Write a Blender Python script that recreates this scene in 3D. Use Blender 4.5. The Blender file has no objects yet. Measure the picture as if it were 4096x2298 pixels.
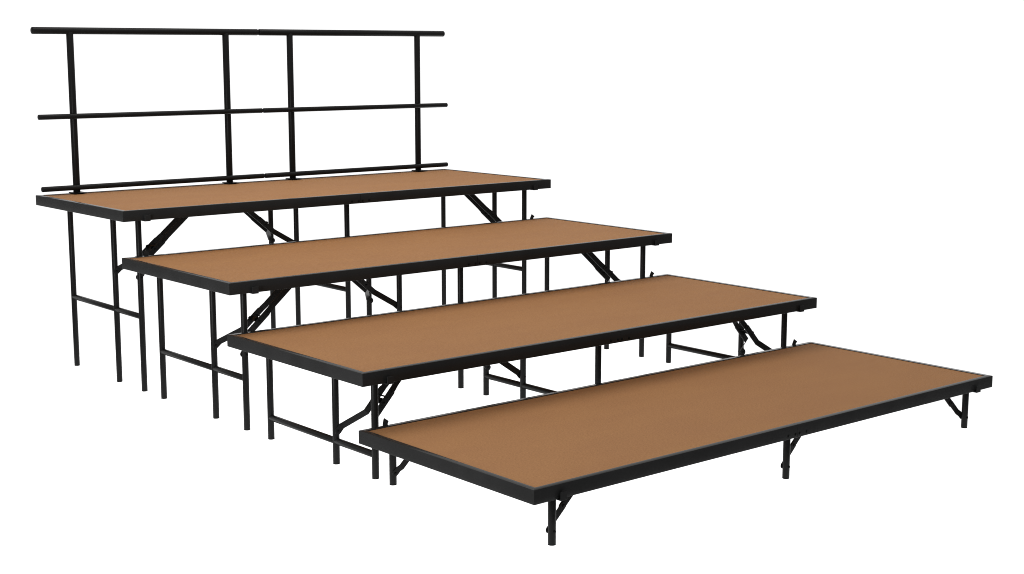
import bpy, bmesh, math
from mathutils import Vector, Matrix

# ------------------------------------------------------------------ camera
C = bpy.context.scene.collection
scene = bpy.context.scene
right = Vector((0.764134686, -0.645056620, 0.000371926))
fwd = Vector((0.636965720, 0.754458910, -0.158323820))
up = right.cross(fwd)
cam_data = bpy.data.cameras.new('camera')
cam = bpy.data.objects.new('camera', cam_data)
C.objects.link(cam)
m = Matrix.Identity(4)
for i in range(3):
    m[i][0] = right[i]; m[i][1] = up[i]; m[i][2] = -fwd[i]
    m[i][3] = (-2.79327827, -3.20645524, 1.49208852)[i]
cam.matrix_world = m
cam_data.sensor_fit = 'HORIZONTAL'
cam_data.sensor_width = 36.0
cam_data.lens = 5962.65 / 4096 * 36.0
cam_data.clip_start = 0.05
cam_data.clip_end = 200.0
scene.camera = cam
scene.cycles.filter_width = 1.0

# ------------------------------------------------------------------ light
scene.view_settings.view_transform = 'Standard'
scene.view_settings.look = 'None'
scene.view_settings.exposure = 0.0
scene.view_settings.gamma = 1.0

world = bpy.data.worlds.new('World')
scene.world = world
world.use_nodes = True
nt = world.node_tree
for n in list(nt.nodes):
    nt.nodes.remove(n)
out = nt.nodes.new('ShaderNodeOutputWorld')
bg = nt.nodes.new('ShaderNodeBackground')
tc = nt.nodes.new('ShaderNodeTexCoord')
# white studio: bright cove behind the stages, dimmer room around the photographer,
# strong light added straight below to shine up through the translucent floor sheet
dot = nt.nodes.new('ShaderNodeVectorMath'); dot.operation = 'DOT_PRODUCT'
dot.inputs[1].default_value = (0.637, 0.754, -0.158)
mr = nt.nodes.new('ShaderNodeMapRange'); mr.interpolation_type = 'SMOOTHSTEP'
mr.inputs['From Min'].default_value = 0.42
mr.inputs['From Max'].default_value = 0.76
mr.inputs['To Min'].default_value = 0.68
mr.inputs['To Max'].default_value = 1.12
sep = nt.nodes.new('ShaderNodeSeparateXYZ')
mz = nt.nodes.new('ShaderNodeMapRange')
mz.inputs['From Min'].default_value = -0.62
mz.inputs['From Max'].default_value = -0.45
mixw = nt.nodes.new('ShaderNodeMix'); mixw.data_type = 'FLOAT'
mixw.inputs['A'].default_value = 1.75
nt.links.new(tc.outputs['Generated'], dot.inputs[0])
nt.links.new(tc.outputs['Generated'], sep.inputs[0])
nt.links.new(dot.outputs['Value'], mr.inputs['Value'])
nt.links.new(sep.outputs['Z'], mz.inputs['Value'])
nt.links.new(mz.outputs['Result'], mixw.inputs['Factor'])
# the dim part of the room: dark walls, brighter ceiling
mc = nt.nodes.new('ShaderNodeMapRange'); mc.interpolation_type = 'SMOOTHSTEP'
mc.inputs['From Min'].default_value = -0.1
mc.inputs['From Max'].default_value = 0.6
mc.inputs['To Min'].default_value = 0.28
mc.inputs['To Max'].default_value = 0.72
nt.links.new(sep.outputs['Z'], mc.inputs['Value'])
nt.links.new(mc.outputs['Result'], mr.inputs['To Min'])
nt.links.new(mr.outputs['Result'], mixw.inputs['B'])
nt.links.new(mixw.outputs['Result'], bg.inputs['Strength'])
bg.inputs['Color'].default_value = (1.0, 1.0, 1.0, 1)
nt.links.new(bg.outputs['Background'], out.inputs['Surface'])


def softbox(name, loc, target, sx, sy, power, color=(1, 1, 1)):
    d = bpy.data.lights.new(name, 'AREA')
    d.shape = 'RECTANGLE'; d.size = sx; d.size_y = sy; d.energy = power; d.color = color
    o = bpy.data.objects.new(name, d); C.objects.link(o)
    o.location = loc
    o.rotation_euler = (Vector(target) - Vector(loc)).to_track_quat('-Z', 'Y').to_euler()
    return o


softbox('softbox_overhead', (0.9, 2.6, 3.9), (1.1, 1.9, 0.4), 3.0, 2.0, 84, (1.0, 0.97, 0.93))
softbox('softbox_side', (-2.3, 0.9, 0.7), (0.0, 1.1, 0.4), 1.0, 0.8, 55)


# ------------------------------------------------------------------ materials
def new_mat(name):
    mt = bpy.data.materials.new(name); mt.use_nodes = True
    t = mt.node_tree
    return mt, t, t.nodes['Principled BSDF']


def paint_material(name, base, spec, rough, bump):
    mt, t, b = new_mat(name)
    co = t.nodes.new('ShaderNodeTexCoord')
    n1 = t.nodes.new('ShaderNodeTexNoise'); n1.inputs['Scale'].default_value = 420; n1.inputs['Detail'].default_value = 2
    n2 = t.nodes.new('ShaderNodeTexNoise'); n2.inputs['Scale'].default_value = 9; n2.inputs['Detail'].default_value = 4
    r1 = t.nodes.new('ShaderNodeValToRGB')
    r1.color_ramp.elements[0].position = 0.3; r1.color_ramp.elements[1].position = 0.75
    r1.color_ramp.elements[0].color = (base * 0.8, base * 0.8, base * 0.79, 1)
    r1.color_ramp.elements[1].color = (base * 1.25, base * 1.25, base * 1.27, 1)
    mix = t.nodes.new('ShaderNodeMath'); mix.operation = 'MULTIPLY_ADD'
    mix.inputs[1].default_value = 0.55
    t.links.new(co.outputs['Object'], n1.inputs['Vector'])
    t.links.new(co.outputs['Object'], n2.inputs['Vector'])
    t.links.new(n1.outputs['Fac'], mix.inputs[0])
    sc = t.nodes.new('ShaderNodeMath'); sc.operation = 'MULTIPLY'; sc.inputs[1].default_value = 0.45
    t.links.new(n2.outputs['Fac'], sc.inputs[0])
    t.links.new(sc.outputs[0], mix.inputs[2])
    t.links.new(mix.outputs[0], r1.inputs['Fac'])
    t.links.new(r1.outputs['Color'], b.inputs['Base Color'])
    rr = t.nodes.new('ShaderNodeMapRange')
    rr.inputs['To Min'].default_value = rough - 0.07; rr.inputs['To Max'].default_value = rough + 0.07
    t.links.new(n2.outputs['Fac'], rr.inputs['Value'])
    t.links.new(rr.outputs['Result'], b.inputs['Roughness'])
    b.inputs['Specular IOR Level'].default_value = spec
    bp = t.nodes.new('ShaderNodeBump'); bp.inputs['Strength'].default_value = bump
    bp.inputs['Distance'].default_value = 0.0006
    t.links.new(n1.outputs['Fac'], bp.inputs['Height'])
    t.links.new(bp.outputs['Normal'], b.inputs['Normal'])
    return mt


STEEL = paint_material('black_powder_coat', 0.0185, 0.07, 0.20, 0.12)
BLACK = paint_material('black_hardware', 0.003, 0.08, 0.45, 0.2)
TUBE = paint_material('black_tube_coat_dimmed', 0.0095, 0.08, 0.34, 0.25)  # darker copy of the frame coat, offsets light from the floor sheet
RUBBER = paint_material('black_rubber', 0.006, 0.12, 0.7, 0.2)

BOARD, t, b = new_mat('tan_hardboard')
co = t.nodes.new('ShaderNodeTexCoord')
mp = t.nodes.new('ShaderNodeMapping'); mp.inputs['Scale'].default_value = (1.0, 2.6, 1.0)
na = t.nodes.new('ShaderNodeTexNoise'); na.inputs['Scale'].default_value = 120; na.inputs['Detail'].default_value = 5; na.inputs['Roughness'].default_value = 0.7
nb = t.nodes.new('ShaderNodeTexNoise'); nb.inputs['Scale'].default_value = 3.2; nb.inputs['Detail'].default_value = 5
nd = t.nodes.new('ShaderNodeTexNoise'); nd.inputs['Scale'].default_value = 520; nd.inputs['Detail'].default_value = 2
t.links.new(co.outputs['Object'], mp.inputs['Vector'])
for n in (na, nb):
    t.links.new(mp.outputs['Vector'], n.inputs['Vector'])
t.links.new(co.outputs['Object'], nd.inputs['Vector'])
ra = t.nodes.new('ShaderNodeValToRGB')
ra.color_ramp.elements[0].position = 0.28; ra.color_ramp.elements[0].color = (0.221, 0.108, 0.047, 1)
ra.color_ramp.elements[1].position = 0.72; ra.color_ramp.elements[1].color = (0.358, 0.182, 0.081, 1)
t.links.new(na.outputs['Fac'], ra.inputs['Fac'])
rb = t.nodes.new('ShaderNodeValToRGB')
rb.color_ramp.elements[0].position = 0.35; rb.color_ramp.elements[0].color = (0.98, 0.975, 0.985, 1)
rb.color_ramp.elements[1].position = 0.65; rb.color_ramp.elements[1].color = (1.02, 1.025, 1.01, 1)
t.links.new(nb.outputs['Fac'], rb.inputs['Fac'])
mx = t.nodes.new('ShaderNodeMix'); mx.data_type = 'RGBA'; mx.blend_type = 'MULTIPLY'; mx.inputs['Factor'].default_value = 1.0
t.links.new(ra.outputs['Color'], mx.inputs['A']); t.links.new(rb.outputs['Color'], mx.inputs['B'])
rd = t.nodes.new('ShaderNodeValToRGB')            # dark fibre specks
rd.color_ramp.elements[0].position = 0.30; rd.color_ramp.elements[0].color = (0.72, 0.68, 0.64, 1)
rd.color_ramp.elements[1].position = 0.40; rd.color_ramp.elements[1].color = (1, 1, 1, 1)
t.links.new(nd.outputs['Fac'], rd.inputs['Fac'])
mx2 = t.nodes.new('ShaderNodeMix'); mx2.data_type = 'RGBA'; mx2.blend_type = 'MULTIPLY'; mx2.inputs['Factor'].default_value = 1.0
t.links.new(mx.outputs['Result'], mx2.inputs['A']); t.links.new(rd.outputs['Color'], mx2.inputs['B'])
t.links.new(mx2.outputs['Result'], b.inputs['Base Color'])
b.inputs['Roughness'].default_value = 0.75
b.inputs['Specular IOR Level'].default_value = 0.04
bp = t.nodes.new('ShaderNodeBump'); bp.inputs['Strength'].default_value = 0.15; bp.inputs['Distance'].default_value = 0.0005
t.links.new(na.outputs['Fac'], bp.inputs['Height']); t.links.new(bp.outputs['Normal'], b.inputs['Normal'])

# white translucent sheet added as floor, lit from below so that no shadows show
BACKLIT_SHEET, t, b = new_mat('white_backlit_sheet')
t.nodes.remove(b)
tr = t.nodes.new('ShaderNodeBsdfTranslucent'); tr.inputs['Color'].default_value = (0.99, 0.99, 0.99, 1)
t.links.new(tr.outputs['BSDF'], t.nodes['Material Output'].inputs['Surface'])


# ------------------------------------------------------------------ mesh helpers
def link_mesh(name, bm, mat, parent=None, smooth=False):
    bmesh.ops.recalc_face_normals(bm, faces=bm.faces)
    me = bpy.data.meshes.new(name); bm.to_mesh(me); bm.free()
    me.materials.append(mat)
    if smooth:
        me.shade_smooth() if hasattr(me, 'shade_smooth') else None
        try:
            me.set_sharp_from_angle(angle=math.radians(40))
        except Exception:
            pass
    o = bpy.data.objects.new(name, me); C.objects.link(o)
    if parent:
        o.parent = parent
    return o


def add_ring_solid(bm, rings, closed_caps=True):
    vs = [[bm.verts.new(p) for p in r] for r in rings]
    n = len(vs[0])
    for a, b_ in zip(vs, vs[1:]):
        for i in range(n):
            bm.faces.new((a[i], a[(i + 1) % n], b_[(i + 1) % n], b_[i]))
    if closed_caps:
        bm.faces.new(vs[0][::-1]); bm.faces.new(vs[-1])


def add_tube(bm, p0, p1, r, n=28, bev=0.0015, hollow=0.0):
    p0 = Vector(p0); p1 = Vector(p1); ax = (p1 - p0).normalized()
    s = Vector((0, 0, 1)) if abs(ax.z) < 0.9 else Vector((1, 0, 0))
    u = ax.cross(s).normalized(); v = ax.cross(u)
    L = (p1 - p0).length

    def ring(d, rr):
        return [p0 + ax * d + (u * math.cos(2 * math.pi * i / n) + v * math.sin(2 * math.pi * i / n)) * rr for i in range(n)]
    prof = []
    if hollow:
        prof += [(hollow, r * 0.80), (0, r * 0.84)]
    prof += [(0, r - bev), (bev * 0.35, r - bev * 0.3), (bev, r), (L - bev, r), (L - bev * 0.35, r - bev * 0.3), (L, r - bev)]
    if hollow:
        prof += [(L, r * 0.84), (L - hollow, r * 0.80)]
    add_ring_solid(bm, [ring(d, rr) for d, rr in prof])


def add_box(bm, lo, hi, bev=0.0):
    g = bmesh.ops.create_cube(bm, size=1.0)
    c = [(a + b_) / 2 for a, b_ in zip(lo, hi)]; d = [abs(b_ - a) for a, b_ in zip(lo, hi)]
    for v in g['verts']:
        v.co = Vector((c[0] + v.co.x * d[0], c[1] + v.co.y * d[1], c[2] + v.co.z * d[2]))
    if bev:
        es = list({e for v in g['verts'] for e in v.link_edges})
        bmesh.ops.bevel(bm, geom=es, offset=bev, segments=2, profile=0.5, affect='EDGES')


def add_strap(bm, pts, width, th):
    """Flat strap. pts = (x, y, z, width factor); the strap runs in the xz direction, bends in y."""
    P = [Vector(p[:3]) for p in pts]
    d = (P[-1] - P[0]); d.y = 0; d.normalize()
    w = Vector((-d.z, 0, d.x))
    rings = []
    for i, p in enumerate(P):
        a = P[max(i - 1, 0)]; b_ = P[min(i + 1, len(P) - 1)]
        t0 = (p - a).normalized() if i else (b_ - p).normalized()
        t1 = (b_ - p).normalized() if i < len(P) - 1 else t0
        n = (w.cross(t0) + w.cross(t1)); n.normalize()
        k = th / 2 / max(0.5, abs(n.dot(w.cross(t0).normalized())))
        hw = w * (width / 2 * pts[i][3])
        rings.append([p + hw + n * k, p - hw + n * k, p - hw - n * k, p + hw - n * k])
    add_ring_solid(bm, rings)


def add_prism(bm, poly, off):
    """Polygon of 3-D points extruded by a vector."""
    off = Vector(off)
    add_ring_solid(bm, [[Vector(p) for p in poly], [Vector(p) + off for p in poly]])


def thing(name, label, cat, loc, group=None):
    o = bpy.data.objects.new(name, None); C.objects.link(o)
    o.empty_display_size = 0.1
    o.location = loc; o['label'] = label; o['category'] = cat
    if group:
        o['group'] = group
    return o


# ------------------------------------------------------------------ setting
FLOOR_Z = -0.005
L_, D_ = 2.4239, 0.9144
bm = bmesh.new()
add_box(bm, (-0.12, -0.12, -0.012), (L_ + 0.12, 3 * 0.8853 + D_ + 0.12, 0.0))
bmesh.ops.delete(bm, geom=[f for f in bm.faces if f.normal.z < 0.9], context='FACES_ONLY')
fl = link_mesh('floor', bm, BACKLIT_SHEET)  # added sheet, lit through from below in place of a shadowed floor
fl.location = (0, 0, FLOOR_Z)
fl['kind'] = 'structure'

# ------------------------------------------------------------------ stage platforms
L = 2.4239; D = 0.9144; RIM = 0.0466; LIP = 0.0215
STEP = 0.2022; PITCH = 0.8853; R = 0.0127
XL, XM, XR = 0.118, 1.2215, 2.322

# one rivet and one bolt head are shared by all copies
bm = bmesh.new()
for d0, d1, rr in ((0, 0.0022, 0.0046),):
    add_tube(bm, (0, 0, 0), (0, -0.0024, 0), 0.0054, 16, 0.0012)
RIVET = link_mesh('rivet', bm, BLACK, None, True)
RIVET_MESH = RIVET.data
bpy.data.objects.remove(RIVET)


def rivet(parent, loc, flip=False, scale=1.0):
    o = bpy.data.objects.new('rivet', RIVET_MESH); C.objects.link(o)
    o.parent = parent; o.location = loc
    if flip:
        o.rotation_euler = (0, 0, math.pi)
    o.scale = (scale,) * 3
    return o


def mitred_rail(bm, a, b_, inward, m0, m1, h):
    """Rail along a->b (outer top edge), lip towards `inward`; m0/m1 = mitre at the ends."""
    a = Vector(a); b_ = Vector(b_); iw = Vector(inward); t_ = (b_ - a).normalized()
    bv = 0.0022
    prof = [(0.0, -bv), (bv * 0.3, -bv * 0.3), (bv, 0.0), (LIP - 0.001, 0.0), (LIP, -0.001), (LIP, -h + 0.001), (LIP - 0.001, -h), (0.0009, -h), (0.0003, -h + 0.0003), (0.0, -h + 0.0009)]
    rings = []
    for p, mm, s in ((a, m0, 1), (b_, m1, -1)):
        rings.append([p + iw * q + t_ * (s * q * mm) + Vector((0, 0, z)) for q, z in prof])
    add_ring_solid(bm, rings)


def leg(root, x, y, top, tip=True, bolt=None):
    bm = bmesh.new()
    add_tube(bm, (x, y, FLOOR_Z + 0.0035), (x, y, top), R, 28, 0.0008)
    lg = link_mesh('leg', bm, TUBE, root, True)
    bm = bmesh.new()
    add_tube(bm, (x, y, FLOOR_Z + 0.0002), (x, y, FLOOR_Z + 0.0037), R + 0.0001, 28, 0.0012)
    link_mesh('leg_tip', bm, RUBBER, lg, True)
    return lg


def strap_points(x0, z0, dx, dz, prof):
    return [(x0 + dx * s, y, z0 + dz * s, wf) for s, y, wf in prof]


def end_round(s, sgn, y, hw):
    """three profile points closing a strap with a rounded end at distance s"""
    r = [(0.0, 1.0), (0.5, 0.88), (0.87, 0.52), (1.0, 0.12)]
    return [(s + sgn * hw * a, y, f) for a, f in r]


def low_brace(root, x0, sx, yp, yside, h):
    """single folding brace of the lowest stage: post at y=yp, strap on its inner side"""
    zt = h
    piv = Vector((x0, 0, zt - 0.163)); hin = Vector((x0 + sx * 0.0655, 0, zt - 0.1015))
    d = hin - piv; Lh = d.length; d.normalize()
    y0 = yp + yside * (R + 0.0018); y1 = yp + yside * 0.0215
    hw = 0.0114
    pr = end_round(0.0, -1, y0, hw)[::-1] + [(0.018, y0, 1), (0.030, y1, 1)] + end_round(Lh, 1, y1, hw)
    bm = bmesh.new(); add_strap(bm, strap_points(x0, piv.z, d.x, d.z, pr), 0.0228, 0.003)
    lo = link_mesh('lower_brace', bm, TUBE, root)
    y2 = y1 + 0.0032
    top_s = (0.163 - 0.02) / d.z
    pr = end_round(Lh - 0.004, -1, y2, 0.013)[::-1] + [(Lh + 0.018, y2, 1), (top_s, y2, 1)]
    bm = bmesh.new(); add_strap(bm, strap_points(x0, piv.z, d.x, d.z, pr), 0.0255, 0.003)
    link_mesh('upper_brace', bm, TUBE, root)
    for s in (0, Lh):
        p = piv + d * s
        rivet(lo, (p.x, (y1 if s else y0) - 0.0015, p.z))
        rivet(lo, (p.x, (y2 if s else y0) + 0.0015, p.z), True)
    # the pivot bolt goes through the post
    rivet(lo, (x0, yp - yside * (R - 0.0006), piv.z), yside < 0)


def tall_brace(root, x0, sx, ymid, yin, h, dp, hu, hd):
    """pair of folding braces joined by a lock, between the mid post and the post at yin"""
    sg = 1 if yin > ymid else -1
    yc = (ymid + yin) / 2
    piv = Vector((x0, 0, h - dp)); hin = Vector((x0 + sx * hu, 0, h - hd))
    d = hin - piv; Lh = d.length; d.normalize()
    w = Vector((-d.z, 0, d.x)) * (1 if -d.z * sx < 0 else -1)      # towards the post side / upwards
    s2 = Lh - 0.0495
    hw = 0.0132
    for yp, s in ((ymid, sg), (yin, -sg)):
        y0 = yp + s * (R + 0.0018); y1 = yc - s * 0.0305; y2 = yc - s * 0.0272; y3 = yc - s * 0.0240
        pr = end_round(0.0, -1, y0, hw)[::-1] + [(0.022, y0, 1), (0.103, y1, 1)] + end_round(Lh, 1, y1, hw)
        bm = bmesh.new(); add_strap(bm, strap_points(x0, piv.z, d.x, d.z, pr), 0.0265, 0.003)
        lo = link_mesh('lower_brace', bm, TUBE, root)
        top_s = (dp - 0.018) / d.z
        pr = [(s2 - 0.024, y2, 0.94), (Lh + 0.016, y2, 1), (Lh + 0.034, y3, 1), (top_s, y3, 1)]
        bm = bmesh.new(); add_strap(bm, strap_points(x0, piv.z, d.x, d.z, pr), 0.0245, 0.003)
        link_mesh('upper_brace', bm, TUBE, root)
        for ss in (s2, Lh):
            p = piv + d * ss
            o = -1 if y1 < yc else 1
            rivet(lo, (p.x, y1 + o * 0.0015, p.z), o > 0)
        p = piv + d * (s2 + 0.024)
        rivet(lo, (p.x, y1 + (-0.0012 if y1 < yc else 0.0012), p.z), y1 > yc, 0.55)
        rivet(lo, (x0, y0 - 0.0015, piv.z)); rivet(lo, (x0, y0 + 0.0015, piv.z), True)
        rivet(lo, (x0, yp - s * (R - 0.0006), piv.z), s < 0)
    # stop pin and lock plate between the two braces
    p = piv + d * (s2 + 0.026)
    bm = bmesh.new(); add_tube(bm, (p.x, yc - 0.029, p.z), (p.x, yc + 0.029, p.z), 0.0028, 12, 0.0006)
    link_mesh('stop_pin', bm, BLACK, root, True)
    bm = bmesh.new()
    a = piv + d * (s2 - 0.012); b_ = piv + d * (s2 + 0.014)
    for q0, q1 in ((-0.002, 0.0205),):
        poly = [(a + w * q0), (b_ + w * (q0 + 0.004)), (b_ + w * 0.0095), (piv + d * (s2 + 0.001)) + w * q1, (piv + d * (s2 - 0.008)) + w * q1]
        for y_ in (yc - 0.0245, yc + 0.0225):
            add_prism(bm, [(v.x, y_, v.z) for v in poly], (0, 0.002, 0))
        e0 = piv + d * (s2 - 0.010); e1 = piv + d * (s2 + 0.013)
        add_prism(bm, [(v.x, yc - 0.0225, v.z) for v in (e0 + w * 0.0080, e1 + w * 0.0080, e1 + w * 0.0105, e0 + w * 0.0105)], (0, 0.045, 0))
    link_mesh('lock_plate', bm, BLACK, root)


def make_stage(k, label):
    h = STEP * k
    root = thing('stage_platform', label, 'stage platform', (0, (k - 1) * PITCH, 0), 'stage platforms rising in steps')
    # deck board
    bm = bmesh.new()
    add_box(bm, (LIP + 0.0006, LIP + 0.0006, h - 0.016), (L - LIP - 0.0006, D - LIP - 0.0006, h - 0.0028))
    link_mesh('deck_board', bm, BOARD, root)
    # six rails: the long sides are split at the fold in the middle
    c = L / 2 + 0.0014; g = 0.0007
    rails = []
    for a, b_, iw, m0, m1 in (((0, 0, h), (c - g, 0, h), (0, 1, 0), 1, 0), ((c + g, 0, h), (L, 0, h), (0, 1, 0), 0, 1),
                              ((0, D, h), (c - g, D, h), (0, -1, 0), 1, 0), ((c + g, D, h), (L, D, h), (0, -1, 0), 0, 1),
                              ((0, 0.0003, h), (0, D - 0.0003, h), (1, 0, 0), 1, 1), ((L, 0.0003, h), (L, D - 0.0003, h), (-1, 0, 0), 1, 1)):
        bm = bmesh.new(); mitred_rail(bm, a, b_, iw, m0, m1, RIM)
        rails.append(link_mesh('edge_rail', bm, STEEL, root, True))
    for i, xs in ((0, (-0.0492, -0.0108)), (1, (0.0108, 0.0492))):
        for dx in xs:
            rivet(rails[i], (c + dx, 0.0004, h - 0.0345))
            rivet(rails[i + 2], (c + dx, D - 0.0004, h - 0.0345), True)
    # front coupling hooks and tilted coupling tabs at the back
    for x in (0.107, 2.3095):
        bm = bmesh.new()
        hw = 0.0132
        add_prism(bm, [(x - hw, y, z) for y, z in ((0.045, h - RIM - 0.0003), (-0.0100, h - RIM - 0.0003), (-0.0100, h - 0.0222), (-0.0130, h - 0.0222), (-0.0130, h - RIM - 0.0020), (-0.0122, h - RIM - 0.0028), (0.045, h - RIM - 0.0028))], (2 * hw, 0, 0))
        bmesh.ops.bevel(bm, geom=list(bm.edges), offset=0.0005, segments=1, affect='EDGES')
        link_mesh('coupling_hook', bm, STEEL, root)
    for x, ln in ((0.121, 0.003), (2.332, 0.008)):
        if k == 4:
            continue
        y = D + 0.0125
        bm = bmesh.new()
        add_prism(bm, [(x - 0.0080 - ln, y, h - RIM - 0.004), (x + 0.0105 - ln, y - 0.004, h - RIM - 0.004), (x + 0.0105 - ln, y - 0.004, h + 0.0010),
                       (x + 0.0112, y - 0.004, h + 0.0085), (x + 0.0104, y - 0.004, h + 0.0105), (x - 0.0030, y, h + 0.0205), (x - 0.0055, y, h + 0.0200), (x - 0.0072, y, h + 0.0165), (x - 0.0080 - ln, y, h)], (0.001, 0.0030, 0))
        add_box(bm, (x - 0.0078 - ln, D - 0.045, h - RIM - 0.0044), (x + 0.0100 - ln, y + 0.0025, h - RIM - 0.0012))
        link_mesh('coupling_tab', bm, STEEL, root)
    # folding leg sets
    top = h - 0.0185
    for x0, sx, kind in ((XL if k == 1 else XL - 0.0035, 1, 'end'), (XM, 1 if k == 1 else -1, 'mid'), (XR, -1, 'end')):
        if k == 1:
            ys = (0.053, 0.881)
        elif kind == 'end':
            ys = (0.096, 0.3435, 0.798)
        else:
            ys = (0.131, 0.591, 0.838)
        for y in ys:
            leg(root, x0, y, top)
        bm = bmesh.new()
        add_tube(bm, (x0, ys[0] - 0.018, top - 0.001), (x0, ys[-1] + 0.018, top - 0.001), R * 0.98, 20, 0.001)
        link_mesh('leg_head_bar', bm, TUBE, root, True)
        if k == 1:
            low_brace(root, x0, sx, ys[0], 1, h)
            low_brace(root, x0, sx, ys[1], -1, h)
            continue
        zb = {2: 0.081, 3: 0.2035, 4: 0.3285}[k]
        for ya, yb in ((ys[0], ys[1]), (ys[1], ys[2])):
            bm = bmesh.new()
            add_tube(bm, (x0, ya + 0.004, zb), (x0, yb - 0.004, zb), R * 0.97, 24, 0.0005)
            link_mesh('crossbar', bm, TUBE, root, True)
        dp, hu, hd = (0.284, 0.139, 0.1345) if k == 2 else (0.306, 0.160, 0.170)
        tall_brace(root, x0, sx, ys[1], ys[0] if kind == 'end' else ys[2], h, dp, hu, hd)
    return root


make_stage(1, 'lowest tan stage platform, nearest, standing on short single legs')
make_stage(2, 'second lowest tan stage platform, just behind the short legged one')
make_stage(3, 'second highest tan stage platform, just in front of the one with guardrails')
make_stage(4, 'highest tan stage platform, rearmost, carrying the black guardrails')

# ------------------------------------------------------------------ guardrails on the highest stage
Y0 = 3 * PITCH; Z4 = 4 * STEP
SEC = 1.1935
rail_root = thing('guardrail', 'black tubular guardrail section on the left half of the highest platform', 'guardrail',
                  (0.0090, Y0 + 0.890, Z4), 'guardrail sections along the back edge')
bm = bmesh.new(); add_tube(bm, (0, 0, 0.7622), (SEC, 0, 0.7622), 0.0163, 32, 0.0045)
link_mesh('top_rail', bm, TUBE, rail_root, True)
for z in (0.3648, 0.0287):
    bm = bmesh.new(); add_tube(bm, (0.002, -0.0245, z), (SEC + 0.001, -0.0245, z), 0.0124, 28, 0.0030)
    link_mesh('lower_rail', bm, TUBE, rail_root, True)
for x in (0.1845, SEC - 0.1855):
    bm = bmesh.new(); add_tube(bm, (x, 0, 0.004), (x, 0, 0.757), 0.0165, 30, 0.0006)
    po = link_mesh('post', bm, TUBE, rail_root, True)
    bm = bmesh.new(); add_box(bm, (x - 0.032, -0.046, 0.0006), (x + 0.030, 0.0215, 0.0050), 0.0008)
    link_mesh('base_plate', bm, BLACK, po)
    bm = bmesh.new(); add_tube(bm, (x, -0.010, -0.030), (x, -0.010, 0.0006), 0.006, 14, 0.0005)
    link_mesh('anchor_bolt', bm, BLACK, po, True)


def copy_tree(o, parent=None):
    c_ = o.copy(); C.objects.link(c_); c_.parent = parent
    for ch in [q for q in bpy.data.objects if q.parent == o]:
        copy_tree(ch, c_)
    return c_


r2 = copy_tree(rail_root)
r2.location = (1.2085, Y0 + 0.890, Z4)
r2['label'] = 'black tubular guardrail section on the right half of the highest platform'
